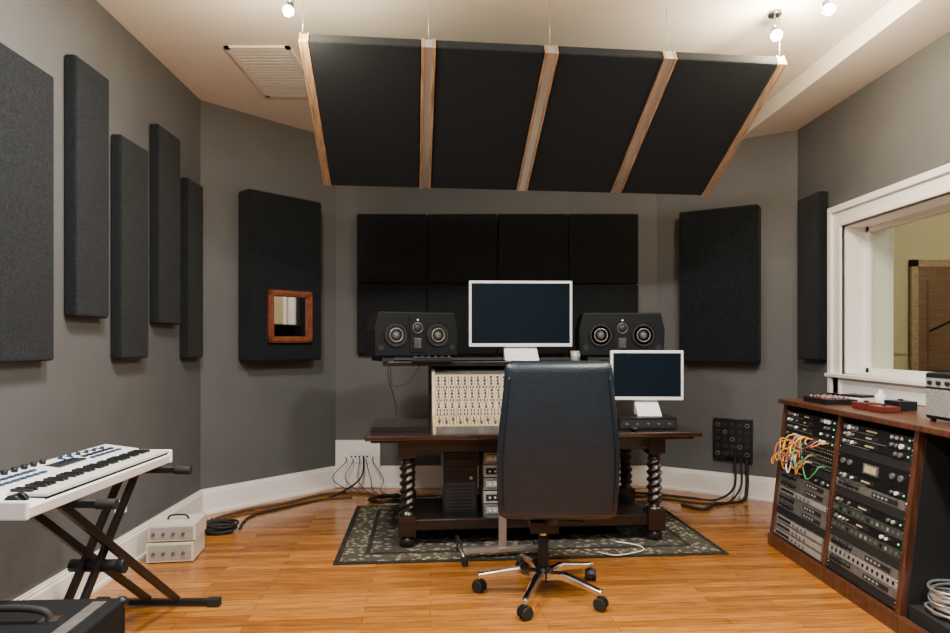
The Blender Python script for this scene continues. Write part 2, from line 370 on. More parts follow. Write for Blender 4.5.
for i in range(5):
    for yy in (0.03, L - 0.17):
        p = cloud.matrix_world @ Vector((off - g / 2 + i * (pw + g), yy, 0.06)); q = Vector((p.x, p.y, H))
        mb.cyl(Mi @ p, Mi @ q, 0.0018, M_alu, seg=6)
mb.build('hanging_wires', cloud)

# ------------------------------------------------------------ ceiling vent
v = empty('ceiling_air_vent', (-1.33, 4.30, H)); mb = MB()
vw, vl = 0.20, 0.40
mb.box((-vw, -vl, -0.012), (vw, -vl + 0.03, 0), M_white); mb.box((-vw, vl - 0.03, -0.012), (vw, vl, 0), M_white)
mb.box((-vw, -vl, -0.012), (-vw + 0.03, vl, 0), M_white); mb.box((vw - 0.03, -vl, -0.012), (vw, vl, 0), M_white)
mb.box((-vw + .03, -vl + .03, -.0015), (vw - .03, vl - .03, -.0005), M_silver)
for i in range(17):
    yy = -vl + 0.05 + i * (2 * vl - 0.1) / 16
    mb.box((-vw + .03, yy - .016, -.012), (vw - .03, yy + .016, -.009), M_white)
mb.build('louvres', v)

# ------------------------------------------------------------ lights
def point(name, loc, w, r=0.05, col=(1, 0.85, 0.66), parent=None):
    l = bpy.data.lights.new(name, 'POINT'); l.energy = w; l.shadow_soft_size = r; l.color = col
    o = bpy.data.objects.new(name, l); o.location = loc; C.objects.link(o)
    if parent: o.parent = parent
    return o
for (x, y, z, dx, dy, pwv) in [(-0.885, 3.06, 2.875, -0.1, 0.4, 54), (1.64, 3.50, 2.955, -0.1, 0.9, 48), (1.75, 3.18, 2.935, -0.1, 0.7, 54)]:
    e = empty('ceiling_spotlight', (x, y, H)); mb = MB(); dz = z - H
    mb.cyl((0, 0, 0), (0, 0, -0.02), 0.035, M_chrome); mb.cyl((0, 0, 0), (0, 0, dz + 0.04), 0.005, M_chrome, seg=8)
    dv = Vector((dx, -dy, -0.9)).normalized(); c = Vector((0, 0, dz + 0.03))
    mb.cyl(c - dv * 0.03, c + dv * 0.0, 0.018, M_chrome); mb.cyl(c, c + dv * 0.035, 0.016, M_chrome, r1=0.030)
    mb.ring(c + dv * .036, dv, .030, .003, M_chrome); mb.build('lamp_head', e)
    mb = MB(); mb.sphere(tuple(c + dv * 0.045), 0.021, M_bulb); mb.build('bulb', e)
    point('lamp_light', tuple(c + dv * 0.12), pwv, 0.04, (1, .80, .53), parent=e)
for (x, y, w) in [(-0.9, 2.2, 102), (1.1, 2.2, 102), (-0.8, -0.4, 80), (1.0, -0.4, 80)]:  # added lamps above the frame, fill the room with ambient light
    e = empty('added_fill_light', (x, y, H)); mb = MB()
    mb.lathe([(0.11, -0.001), (0.11, -0.012), (0.085, -0.016), (0.085, -0.004)], M_white); mb.build('added_light_ring', e)
    mb = MB(); mb.cyl((0, 0, -0.003), (0, 0, -0.010), 0.083, M_diff, seg=24); mb.build('lens', e)
    l = bpy.data.lights.new('added_fill_lamp', 'AREA'); l.shape = 'DISK'; l.size = 0.30; l.energy = w; l.color = (1, 0.96, 0.90)
    o = bpy.data.objects.new('added_fill_lamp', l); o.location = (0, 0, -0.03); C.objects.link(o); o.parent = e
e = empty('live_room_added_light', (4.6, 4.3, 2.9)); mb = MB(); mb.lathe([(0.02, 0), (0.15, -0.02), (0.17, -0.06), (0.10, -0.1), (0.01, -0.11)], M_diff); mb.build('added_lamp_shade', e)  # added lamp out of view, brightens the room behind the glass
point('lamp_light', (0, 0, -0.25), 100, 0.1, (1, .92, .75), parent=e)

# ------------------------------------------------------------ rug
rug = empty('area_rug', (0.31, 4.46, 0), 4.5)
Mr1 = rug_mat('rug_edge', (0.022, 0.021, 0.018), (0.05, 0.047, 0.038), 30)
Mr2 = rug_mat('rug_border', (0.06, 0.055, 0.042), (0.30, 0.265, 0.185), 26, 0.56)
Mr3 = rug_mat('rug_field', (0.045, 0.043, 0.036), (0.20, 0.18, 0.135), 20, 0.54)
mb = MB(); hw, hd = 1.19, 0.66
mb.box((-hw, -hd, 0.0), (hw, hd, 0.006), Mr1); mb.box((-hw + .035, -hd + .035, 0.006), (hw - .035, hd - .035, 0.0075), Mr2)
mb.box((-hw + .17, -hd + .15, 0.0075), (hw - .17, hd - .15, 0.009), Mr1); mb.box((-hw + .20, -hd + .18, 0.009), (hw - .20, hd - .18, 0.0105), Mr3)
mb.build('woven_pile', rug)
RZ = 0.0105

# ------------------------------------------------------------ desk
DO = (0.345, 4.39, RZ); DR = 5
desk = empty('carved_wood_desk', DO, DR)
TZ = 0.725 - RZ
mb = MB(); mb.box((-1.055, -0.43, TZ - 0.035), (1.065, 0.43, TZ), M_deskrim); mb.build('table_top', desk, bevel=0.010, bseg=3)
mb = MB(); mb.box((-1.02, -0.40, TZ - 0.05), (1.02, 0.40, TZ - 0.035), M_dkwood)
mb.box((-0.84, -0.34, TZ - 0.12), (0.84, -0.31, TZ - 0.05), M_dkwood); mb.box((-0.84, 0.31, TZ - 0.12), (0.84, 0.34, TZ - 0.05), M_dkwood)
mb.box((-0.84, -0.34, TZ - 0.12), (-0.81, 0.34, TZ - 0.05), M_dkwood); mb.box((0.81, -0.34, TZ - 0.12), (0.84, 0.34, TZ - 0.05), M_dkwood)
mb.build('apron', desk, bevel=0.004)
mb = MB()
for sx in (-0.8, 0.8):
    for sy in (-0.29, 0.29):
        mb.box((sx - .055, sy - .055, TZ - 0.15), (sx + .055, sy + .055, TZ - 0.05), M_dkwood)
        mb.box((sx - .055, sy - .055, 0.07), (sx + .055, sy + .055, 0.20), M_dkwood)
        mb.lathe([(.03, 0), (.05, .012), (.055, .035), (.045, .06), (.035, .07)], M_dkwood, (sx, sy, 0))
        z0, z1 = 0.20, TZ - 0.15; N = 72; rings = []
        for i in range(N + 1):
            t = i / N; z = z0 + (z1 - z0) * t
            am = min(1, min(t, 1 - t) / 0.12)
            base = 0.042 if am >= 1 else 0.042 + 0.010 * math.cos(am * math.pi * 1.5)
            ring_ = []
            for k in range(20):
                a = k * 2 * math.pi / 20; r = base + 0.008 * am * math.cos(2 * (a - t * 2 * math.pi * 3.8))
                ring_.append((sx + r * math.cos(a), sy + r * math.sin(a), z))
            rings.append(ring_)
        mb.loft(rings, M_dkwood)
mb.build('twisted_legs', desk)
mb = MB(); mb.box((-0.80, -0.26, 0.12), (0.80, 0.26, 0.15), M_dkwood); mb.box((-0.76, -0.32, 0.10), (0.76, -0.26, 0.17), M_dkwood); mb.box((-0.76, 0.26, 0.10), (0.76, 0.32, 0.17), M_dkwood)
mb.build('lower_shelf', desk, bevel=0.006)
sh = empty('desk_riser_shelf', (DO[0], DO[1], 0.725), DR); SZ = 1.16 - 0.725
mb = MB(); mb.box((-0.97, 0.02, SZ - 0.03), (1.04, 0.42, SZ), M_dkwood)
for x in (-0.66, 0.18, 0.62): mb.box((x, 0.17, 0), (x + 0.03, 0.40, SZ - 0.03), M_dkwood)
mb.box((-0.66, 0.385, 0.0), (0.65, 0.40, SZ - 0.03), M_dkwood)
mb.build('shelf_board', sh, bevel=0.004)

# mixing console
mx = empty('mixing_console', (DO[0], DO[1], 0.725), DR)
mb = MB(); x0, x1 = -0.62, 0.44
side = [(-0.36, 0.0), (-0.36, 0.05), (-0.20, 0.10), (-0.04, 0.36), (0.10, 0.385), (0.14, 0.0)]
for (a, b, m) in ((x0 - .02, x0, M_cream), (x1, x1 + .02, M_cream)):
    vs = [(a, y, z) for y, z in side] + [(b, y, z) for y, z in side]; n = 6
    mb.add(vs, [tuple(range(n)), tuple(range(2 * n - 1, n - 1, -1))] + [(i, n + i, n + (i + 1) % n, (i + 1) % n) for i in range(n)], m)
inn = [(-0.35, 0.0), (-0.35, 0.04), (-0.20, 0.09), (-0.045, 0.35), (0.10, 0.375), (0.13, 0.0)]
vs = [(x0, y, z) for y, z in inn] + [(x1, y, z) for y, z in inn]
mb.add(vs, [(i, n + i, n + (i + 1) % n, (i + 1) % n) for i in range(n)], M_dsilver)
mb.build('chassis', mx)
def face(p0, p1):
    p0 = Vector((x0, *p0)); p1 = Vector((x0, *p1)); zz = (p1 - p0).normalized(); xx = Vector((1, 0, 0)); yy = zz.cross(xx)
    return Matrix.Translation(p0) @ Matrix((xx, yy, zz)).transposed().to_4x4(), (p1 - p0).length
mb = MB(); F, Lf = face(inn[2], inn[3]); nch = 24; cwid = (x1 - x0) / nch
for c in range(nch):
    cxx = (c + 0.5) * cwid
    mb.box((cxx - cwid * .42, -0.003, 0.005), (cxx + cwid * .42, 0, Lf - 0.005), M_cream, F)
    for r in range(12):
        z = 0.014 + r * (Lf - 0.03) / 11.4
        if r in (0, 1, 4, 8): 
            for q in (-.009, .009): mb.box((cxx + q - .004, -0.008, z - .008), (cxx + q + .004, -0.003, z + .008), M_blackp, F)
        else:
            mb.cyl((cxx, -0.003, z), (cxx, -0.014, z), 0.0078, [M_blackp, M_knobg, M_blackp, M_navy][(r * 3 + (c // 8)) % 4], seg=8, M=F)
F, Lf = face(inn[1], inn[2])
for c in range(nch):
    cxx = (c + 0.5) * cwid
    mb.box((cxx - cwid * .44, -0.003, 0.004), (cxx + cwid * .44, 0, Lf - 0.004), M_cream, F)
    mb.box((cxx - .003, -0.005, 0.02), (cxx + .003, -0.003, Lf - 0.02), M_blackp, F)
    z = random.uniform(0.04, Lf - 0.04); mb.box((cxx - .008, -0.018, z - .012), (cxx + .008, -0.003, z + .012), M_knobg, F)
mb.build('channel_strips', mx)

def display(name, loc, rot, w, h, zb):
    e = empty(name, loc, rot); mb = MB(); b = 0.018
    mb.box((-w / 2, -0.015, zb), (w / 2, 0.02, zb + h), M_whitep); mb.build('housing', e, bevel=0.006)
    mb = MB(); mb.box((-w / 2 + b, -0.0165, zb + b * 1.4), (w / 2 - b, -0.014, zb + h - b), M_screen); mb.build('screen', e)
    mb = MB(); bw = w * 0.16
    mb.box((-bw, 0.03, 0.0), (bw, 0.036, zb + h * .4), M_alu); mb.box((-bw, -0.11, 0), (bw, 0.036, 0.007), M_alu)
    mb.box((-bw * .8, 0.018, zb + h * .25), (bw * .8, 0.032, zb + h * .4), M_alu)
    mb.add([(-bw, -0.11, .007), (bw, -0.11, .007), (bw, .03, .10), (-bw, .03, .10), (-bw, .03, .007), (bw, .03, .007)], [(0, 1, 2, 3), (0, 3, 4), (1, 5, 2)], M_whitep)
    mb.build('stand', e, bevel=0.002); return e
DM = Matrix.Translation((DO[0], DO[1], 0)) @ rz(DR)
def dl(x, y, z): p = DM @ Vector((x, y, 0)); return (p.x, p.y, z)
display('computer_monitor', dl(-0.007, 0.16, 1.161), 2, 0.735, 0.468, 0.098)
mb = MB(); mb.box((-0.20, -0.13, 0), (0.18, 0.13, 0.075), M_blackp); mb.box((-0.19, -0.132, 0.01), (0.17, -0.13, 0.06), M_rackd)
for i in range(5): mb.cyl((-0.15 + i * .07, -0.13, .035), (-0.15 + i * .07, -0.140, .035), .008, M_knobg, seg=10)
mb.build('audio_interface_box', loc=dl(0.77, -0.17, 0.726), rot=3, bevel=0.004)
display('computer_monitor', dl(0.80, -0.15, 0.802), -3, 0.485, 0.335, 0.10)

# studio speakers
def speaker(loc, rot):
    e = empty('studio_monitor_speaker', loc, rot); mb = MB(); w, h, dp, c = 0.296, 0.305, 0.34, 0.035
    out = [(-w, .0), (w, 0), (w + .006, h * .6), (w - c * .6, h), (-w + c * .6, h), (-w - .006, h * .6)]; n = 6
    vs = [(x, -0.17, z) for x, z in out] + [(x * .93, 0.17, z * .97) for x, z in out]
    mb.add(vs, [tuple(range(n)), tuple(range(2 * n - 1, n - 1, -1))] + [(i, n + i, n + (i + 1) % n, (i + 1) % n) for i in range(n)], M_spk)
    mb.build('cabinet', e, bevel=0.010, bseg=3)
    mb = MB(); y = -0.172
    for x in (-0.150, 0.150):
        mb.ring((x, y, .145), (0, 1, 0), 0.086, 0.004, M_spk)
        R = Matrix.Translation((x, y, .145)) @ Matrix.Rotation(math.pi / 2, 4, 'X')
        mb.lathe([(0.083, 0.0), (0.074, 0.006), (0.066, -0.001)], M_rubber, M=R)
        mb.lathe([(0.066, 0.0), (0.03, -0.0005), (0.025, 0.004)], M_cone, M=R); mb.sphere((x, y - .002, .145), .020, M_knobg, sc=(1, .35, 1))
        mb.ring((x, y - .004, .145), (0, 1, 0), 0.045, 0.0055, M_dsilver)
    for x in (-.255, .255): mb.cyl((x, y + .004, .06), (x, y - .003, .06), .020, M_rubber)
    mb.box((-0.056, y - .006, .03), (0.056, y + .005, .27), M_spk)
    mb.ring((0.0, y - .008, .195), (0, 1, 0), 0.034, 0.003, M_dsilver); mb.sphere((0.0, y - .006, .195), .026, M_cone, sc=(1, .4, 1))
    mb.box((-0.026, y - .010, .06), (0.026, y - .006, .125), M_dsilver)
    for i in range(6): mb.box((-0.024 + i * .009, y - .012, .065), (-0.020 + i * .009, y - .009, .12), M_blackp)
    mb.cyl((0, y, .25), (0, y - .009, .25), .006, M_led, seg=12)
    mb.build('drivers', e)
    mb = MB()
    for x in (-0.2, 0.2): mb.box((x - .04, -0.15, -0.034), (x + .04, 0.15, 0), M_rubber)
    mb.build('isolation_feet', e)
speaker(dl(-0.79, 0.22, 1.16 + 0.035), DR + 18)
speaker(dl(0.712, 0.22, 1.16 + 0.035), 0)

mb = MB(); mb.box((-.14, -.05, 0), (.14, .05, .02), M_blackp); mb.box((-.13, -.045, .02), (.13, .045, .03), M_blackm)
for i in range(6): mb.cyl((-.11 + i * .045, -.02, .03), (-.11 + i * .045, -.02, .038), .008, M_knobg, seg=8)
mb.build('monitor_controller', loc=dl(-0.64, -0.01, 1.161), rot=5, bevel=.003)
mb = MB(); mb.box((-.18, -.07, 0), (.18, .07, .012), M_blackp)
for r in range(4):
    for c in range(13): mb.box((-.173 + c * .0267, -.06 + r * .031, .012), (-.150 + c * .0267, -.034 + r * .031, .018), M_blackm)
mb.build('computer_keyboard', loc=dl(-0.85, -0.22, 0.726), rot=7)
mb = MB(); mb.sphere((0, 0, .018), .03, M_blackm, sc=(1, 1.7, .6)); mb.build('computer_mouse', loc=dl(0.64, -0.36, 0.726))
mb = MB(); mb.lathe([(.025, 0), (.03, .005), (.032, .07), (.029, .07), (.026, .01)], M_silver); mb.sweep([(.031, 0, .058), (.048, 0, .05), (.048, 0, .03), (.029, 0, .02)], .0035, M_silver); mb.build('coffee_mug', loc=dl(0.36, 0.05, 1.161), rot=-60)
mb = MB()
mb.sweep([dl(-.93, .010, 1.135), dl(-.93, -.02, 1.05), dl(-.88, 0.01, .85), dl(-.90, -.02, .73)], .004, M_rubber)
mb.sweep([dl(-.72, .010, 1.135), dl(-.80, .0, 1.02), dl(-.90, .0, 1.0), dl(-.92, .010, 1.13)], .003, M_rubber)
mb.build('shelf_cables')

t = empty('computer_tower', dl(-0.46, 0.02, RZ + 0.151), DR); mb = MB(); mb.box((-.11, -.22, 0), (.11, .22, .42), M_blackp); mb.build('case', t, bevel=.006)
mb = MB(); mb.box((-.10, -.226, .28), (.10, -.22, .32), M_blackm); mb.box((-.10, -.226, .33), (.10, -.22, .37), M_blackm); mb.box((-.09, -.224, .03), (.09, -.22, .22), M_rackd)
mb.cyl((.07, -.22, .25), (.07, -.228, .25), .01, M_silver, seg=10)
for i in range(8): mb.box((-.08, -.227, .04 + i * .022), (.08, -.224, .05 + i * .022), M_blackm)
mb.build('front_bezel', t)
t = empty('stacked_disk_drives', dl(-0.20, -0.05, RZ + 0.151), DR)
mb = MB()
for i in range(5):
    mb.box((-.11, -.17, i * .085 + .001), (.11, .17, i * .085 + .078), M_silver if i % 2 else M_dsilver)
    mb.box((-.095, -.176, i * .085 + .02), (.095, -.17, i * .085 + .06), M_rackd if i % 2 else M_silver)
    for k in range(5): mb.cyl((-.07 + k * .035, -.176, i * .085 + .04), (-.07 + k * .035, -.182, i * .085 + .04), .007, M_whitep, seg=8)
mb.build('drive_units', t, bevel=.003)

t = empty('chrome_stand', (0.02, 3.84, RZ), 8); mb = MB()
mb.sweep([(-.10, .12, .03), (-.10, -.14, .03)], .016, M_chrome, smoothpts=False); mb.box((-.10, -.045, .03), (.38, .005, .055), M_alu)
for yy in (.12, -.14): mb.cyl((-.10, yy, .0), (-.10, yy, .045), .02, M_rubber)
mb.cyl((-.10, -.14, .03), (-.13, .02, .12), .012, M_chrome)
mb.cyl((.38, .1, .03), (.38, -.14, .03), .014, M_chrome)
for yy in (.1, -.14): mb.cyl((.38, yy, .0), (.38, yy, .045), .02, M_rubber)
mb.box((.13, -.05, .045), (.16, .01, .058), M_alu)
mb.box((.12, -.04, .05), (.165, .0, .54), M_alu)
mb.build('frame', t, bevel=.003)

# ------------------------------------------------------------ office chair
ch = empty('office_chair', (0.352, 3.30, 0), 0); XO = 0.052
rings = []; zb, ztp = 0.425, 1.205
N = 40
def chw(t): return 0.288 + 0.012 * math.sin(math.pi * min(1, t * 1.2)) - 0.030 * max(0, t - .35) / .65
def chy(t): return -0.16 - 0.05 * t - 0.05 * math.sin(math.pi * t * 1.1) * 0.3
for i in range(N + 1):
    t = i / N; z = zb + (ztp - zb) * t
    ed = min(t, 1 - t) * (ztp - zb); e_ = min(1, ed / 0.04)
    sc = math.sqrt(max(0.0, 1 - (1 - e_) ** 2))
    hw_ = chw(t) - 0.035 * (1 - sc)
    hy = 0.050 * max(0.15, sc)
    rings.append(sq(XO, chy(t), z, hw_, hy, n=6, seg=48, yoff=lambda x: 0.20 * x * x))
mb = MB(); mb.loft(rings, M_leather)
for sx in (-1, 1):
    pts = []
    for i in range(2, 19):
        t = i / 20; x = sx * (chw(t) - .022); pts.append((x + XO, chy(t) - .0485 + .2 * x * x, zb + (ztp - zb) * t))
    mb.sweep(pts, .0032, M_leather, seg=6, res=2)
mb.build('backrest', ch)
mb = MB(); 
rings = []
for (z, k) in ((.42, .86), (.43, .95), (.455, 1), (.50, 1), (.525, .95), (.535, .82)):
    rings.append(sq(XO * .6, .12, z, .265 * k, .265 * k, n=4, seg=40))
mb.loft(rings, M_leather); mb.build('seat', ch)
mb = MB()
for sx in (-1, 1):
    o = XO
    mb.sweep([(o + sx * .20, .12, .425), (o + sx * .262, .12, .44), (o + sx * .27, .14, .60), (o + sx * .25, .10, .66)], .014, M_blackm)
    mb.loft([sq(o + sx * .245, .10, z, .028 * k, .15 * k, n=3, seg=20) for z, k in ((.655, .85), (.665, 1), (.685, 1), (.695, .85))], M_leather)
mb.build('armrests', ch)
mb = MB()
mb.sweep([(0, .05, .40), (.02, -.12, .40), (.04, -.16, .44), (.05, -.17, .62)], .022, M_blackm)
mb.box((-.13, -.02, .385), (.15, .22, .42), M_blackm); mb.box((-.07, -.08, .33), (.07, .12, .385), M_blackm)
mb.cyl((.07, .05, .37), (.22, .05, .35), .008, M_blackm)
mb.cyl((0, 0, .13), (0, 0, .30), .026, M_blackp, seg=20); mb.cyl((0, 0, .24), (0, 0, .35), .020, M_chrome); mb.lathe([(.04, .065), (.045, .08), (.045, .115), (.03, .14)], M_blackp)
mb.build('tilt_mechanism', ch, bevel=.004)
mb = MB(); mc = MB()
for k in range(5):
    a = math.radians(-111 + 72 * k); dx, dy = math.cos(a), math.sin(a); px, py = -dy, dx
    def sec(r, z, hw_, hh): return [(dx * r + px * hw_ * u, dy * r + py * hw_ * u, z + hh * vv) for u, vv in ((-1, -1), (1, -1), (1, .6), (.6, 1), (-.6, 1), (-1, .6))]
    mb.loft([sec(.03, .10, .024, .022), sec(.12, .118, .021, .018), sec(.24, .10, .018, .014), sec(.335, .085, .015, .010)], M_chrome, smooth=False)
    cx, cy = dx * .33, dy * .33
    mc.cyl((cx, cy, .055), (cx, cy, .10), .009, M_chrome, seg=10)
    ca = a + 0.9 + k * 0.8; ax = Vector((math.cos(ca), math.sin(ca), 0)); c = Vector((cx, cy, .030))
    for s_ in (-1, 1): mc.cyl(c + ax * s_ * .008, c + ax * s_ * .027, .030, M_rubber, seg=20)
    mc.cyl(c - ax * .01, c + ax * .01, .012, M_blackm, seg=12)
    pz = Vector((0, 0, 1)); tg = ax.cross(pz)
    hood = [c + (tg * math.cos(q) + pz * math.sin(q)) * .036 for q in [i * math.pi / 8 for i in range(9)]]
    vs = [h - ax * .014 for h in hood] + [h + ax * .014 for h in hood]
    mc.add(vs, [(i, i + 1, 10 + i, 9 + i) for i in range(8)], M_blackp)
mb.build('star_base', ch, bevel=.003); mc.build('casters', ch)

# ------------------------------------------------------------ synth on X stand
KZ = 0.745
kb = empty('synthesizer_keyboard', (-1.54, 2.45, KZ)); 
mb = MB(); Lk = .46
pro = [(-.15, 0), (.15, 0), (.155, .035), (.148, .045), (.02, .05), (.012, .068), (-.14, .088), (-.155, .07)]
n = len(pro); vs = [(x, -Lk, z) for x, z in pro] + [(x, Lk, z) for x, z in pro]
mb.add(vs, [tuple(range(n)), tuple(range(2 * n - 1, n - 1, -1))] + [(i, n + i, n + (i + 1) % n, (i + 1) % n) for i in range(n)], M_whitep)
mb.build('body', kb, bevel=.005)
mb = MB()
for s_ in (-1, 1): mb.box((-.155, s_ * Lk, 0), (.158, s_ * (Lk + .018), .06), M_whitep)
mb.build('end_cheeks', kb, bevel=.006)
mb = MB(); nk = 36; k0, k1 = -Lk + .085, Lk - .015; kw = (k1 - k0) / nk
mb.box((.018, k0 - .003, .04), (.150, k1 + .003, .051), M_blackp)
for i in range(nk): mb.box((.020, k0 + i * kw + .0008, .051), (.152, k0 + (i + 1) * kw - .0008, .061), M_keyw)
for i in range(nk - 1):
    if (i % 7) in (0, 1, 3, 4, 5): mb.box((.020, k0 + (i + 1) * kw - .0058, .061), (.090, k0 + (i + 1) * kw + .0058, .071), M_blackp)
mb.build('keys', kb)
mb = MB()
zf = lambda x: .068 + (.012 - x) / .152 * .02
def pan(x, y, hx, hy, h, m): mb.box((x - hx, y - hy, zf(x)-.004), (x + hx, y + hy, zf(x) + h), m)
pan(-.065, .06, .03, .085, .004, M_screen)
for i in range(8): pan(-.035, -.36 + i * .035, .008, .012, .006, M_navy); pan(-.075, -.36 + i * .035, .008, .012, .006, M_navy); 
for i in range(6): pan(-.035, .19 + i * .037, .008, .013, .006, M_navy); pan(-.07, .19 + i * .037, .008, .013, .006, M_blackp)
for i in range(9): mb.cyl((-.115, -.40 + i * .05, zf(-.115)-.003), (-.115, -.40 + i * .05, zf(-.115) + .016), .011, M_blackp, seg=12)
for i in range(6): pan(-.112, .10 + i * .05, .02, .003, .003, M_blackp); pan(-.112 + .004 * i, .10 + i * .05, .005, .008, .012, M_navy)
for yy in (-Lk + .025, -Lk + .055): mb.cyl((.085, yy - .008, .045), (.085, yy + .008, .045), .026, M_blackp)
mb.build('control_panel', kb)
st = empty('keyboard_stand', (-1.55, 2.68, 0)); mb = MB()
zt_, zb_ = KZ - .018, .02
ya_n, ya_f, yf_n, yf_f = 2.25 - 2.68, 2.84 - 2.68, 2.20 - 2.68, 3.14 - 2.68
for yy in (ya_n, ya_f):
    mb.box((-.17, yy - .014, zt_ - .012), (.27, yy + .014, zt_ + .014), M_blackm); mb.cyl((.22, yy, zt_), (.29, yy, zt_), .019, M_rubber); mb.cyl((-.17, yy, zt_), (-.20, yy, zt_), .019, M_rubber)
for yy in (yf_n, yf_f):
    mb.box((-.26, yy - .015, .008), (.27, yy + .015, .034), M_blackm); mb.box((.24, yy - .020, 0), (.30, yy + .020, .040), M_rubber); mb.box((-.31, yy - .020, 0), (-.25, yy + .020, .040), M_rubber)
def bar(x, y0_, z0_, y1_, z1_, hw_=.011, hh=.016):
    d = Vector((0, y1_ - y0_, z1_ - z0_)).normalized(); nn = Vector((0, -d.z, d.y)); X = Vector((1, 0, 0))
    rr = [[Vector((x, y, z)) + X * hw_ * a + nn * hh * b for a, b in ((-1, -1), (1, -1), (1, 1), (-1, 1))] for y, z in ((y0_, z0_), (y1_, z1_))]
    mb.loft(rr, M_blackm, smooth=False)
bar(-.05, ya_n, zt_, yf_f, .03); bar(.09, ya_n, zt_, yf_f, .03)
bar(-.01, ya_f, zt_, yf_n, .03); bar(.05, ya_f, zt_, yf_n, .03)
mb.cyl((-.07, -.115, .40), (.13, -.115, .40), .025, M_blackp); mb.cyl((.12, -.115, .40), (.15, -.115, .40), .032, M_blackp, seg=8)
mb.build('crossed_frame', st, bevel=.003)

# ------------------------------------------------------------ guitar amp (lower left)
am = empty('guitar_amplifier', (-1.32, 1.80, 0), 3); mb = MB(); mb.box((-.26, -.16, .02), (.24, .19, .50), M_tolex); mb.build('cabinet', am, bevel=.012, bseg=3)
mb = MB(); mb.box((-.24, -.167, .05), (.22, -.16, .40), M_grill); mb.box((-.24, -.168, .42), (.22, -.16, .485), M_silver)
for i in range(7): mb.cyl((-.2 + i * .06, -.168, .452), (-.2 + i * .06, -.185, .452), .012, M_blackp, seg=12)
for sx in (-.250, .230):
    for sy in (-.150, .180):
        for sz in (.034, .487): mb.sphere((sx, sy, sz), .019, M_blackm)
for sx in (-.2, .18):
    for sy in (-.1, .13): mb.cyl((sx, sy, 0), (sx, sy, .022), .02, M_rubber)
mb.build('front_and_corners', am)
mb = MB(); mb.sweep([(-.12, .02, .502), (-.10, .02, .53), (0, .02, .54), (.09, .02, .53), (.11, .02, .502)], .011, M_rubber)
for sx in (-.12, .11): mb.box((sx - .025, .0, .499), (sx + .025, .04, .508), M_chrome)
mb.box((.16, -.12, .499), (.20, .15, .503), M_dsilver); mb.build('carry_handle', am)

wb = empty('white_power_supply_boxes', (-1.80, 3.86, 0), 8); mb = MB()
for i, (z0, z1, o) in enumerate(((0.0, .12, 0), (.122, .225, .01), )):
    mb.box((-.13 + o, -.12, z0 + .008), (.13 + o, .12, z1), M_ivory)
    mb.box((-.12 + o, -.124, z0 + .02), (.12 + o, -.12, z1 - .012), M_silver)
    for k in range(4): mb.cyl((-.09 + k * .055, -.124, (z0 + z1) / 2), (-.09 + k * .055, -.134, (z0 + z1) / 2), .010, M_knobg, seg=12)
for sx in (-.1, .1):
    for sy in (-.1, .1): mb.cyl((sx, sy, 0), (sx, sy, .01), .015, M_rubber)
mb.sweep([(-.05, .0, .225), (-.03, .0, .25), (.05, .0, .25), (.07, .0, .225)], .006, M_rubber)
mb.build('stacked_cases', wb, bevel=.005)
def coil(name, c, R, turns, r, m, parent=None, flat=.02):
    pts = []; 
    for i in range(turns * 10):
        a = i * 2 * math.pi / 10; k = R * (1 + random.uniform(-.25, .15))
        pts.append((c[0] + k * math.cos(a), c[1] + k * .75 * math.sin(a), c[2] + r + flat * (i / (turns * 10)) + random.uniform(0, .012)))
    mb = MB(); mb.sweep(pts, r, m, seg=6, res=3); return mb.build(name, parent)
coil('coiled_cable', (-1.74, 4.35, 0), .11, 9, .008, M_rubber, flat=.05)
coil('coiled_cable', (-0.70, 5.18, 0.0), .15, 7, .006, M_rubber)
def fcable(name, pts, r, m):
    mb = MB(); mb.sweep([(x, y, (r if z is None else z)) for x, y, z in pts], r, m, seg=6, res=8); return mb.build(name)
fcable('floor_cable', [(-1.90, 4.60, None), (-1.75, 4.88, None), (-1.5, 5.10, None), (-1.25, 5.40, None), (-0.95, 5.42, None), (-.75, 5.3, None)], .012, M_cabbrown)
fcable('floor_cable', [(-1.62, 4.40, None), (-1.65, 4.72, None), (-1.42, 5.02, None), (-1.2, 5.28, None), (-1.0, 5.55, .10), (-.98, 5.64, .28)], .008, M_rubber)
fcable('floor_cable', [(-1.75, 3.99, None), (-1.90, 4.3, None), (-1.84, 4.65, None), (-1.6, 4.9, None), (-1.3, 5.2, None), (-1.02, 5.30, None)], .007, M_cabbrown)
for i in range(5):
    xs = -1.14 + i * .06
    fcable('wall_box_cable', [(xs, 5.640, .28 - .02 * (i % 2)), (xs + .01, 5.60, .24), (xs + .05 * (i - 2), 5.58, .10), (xs + .1, 5.50, None), (-.75 + .05 * i, 5.30, None), (-.7 + .06 * i, 5.18, .012)], .0035, M_rubber)
fcable('floor_cable', [(0.9, 5.45, None), (1.35, 5.45, None), (1.75, 5.28, None), (1.95, 5.2, None), (2.12, 5.24, .10), (2.14, 5.27, .34)], .010, M_rubber)
fcable('floor_cable', [(0.7, 5.40, None), (1.3, 5.35, None), (1.8, 5.10, None), (2.02, 5.12, None), (2.17, 5.22, .12), (2.18, 5.25, .33)], .008, M_rubber)
fcable('floor_cable', [(1.62, 5.02, None), (1.75, 4.9, None), (1.9, 5.05, None), (2.15, 5.15, None), (2.21, 5.20, .12), (2.22, 5.23, .33)], .014, M_rubber)
fcable('floor_cable', [(0.75, 3.9, .015), (.85, 3.84, .015), (1.02, 3.92, .015), (1.04, 4.0, .015), (.98, 4.06, .015), (.9, 4.10, .015)], .004, M_whitep)

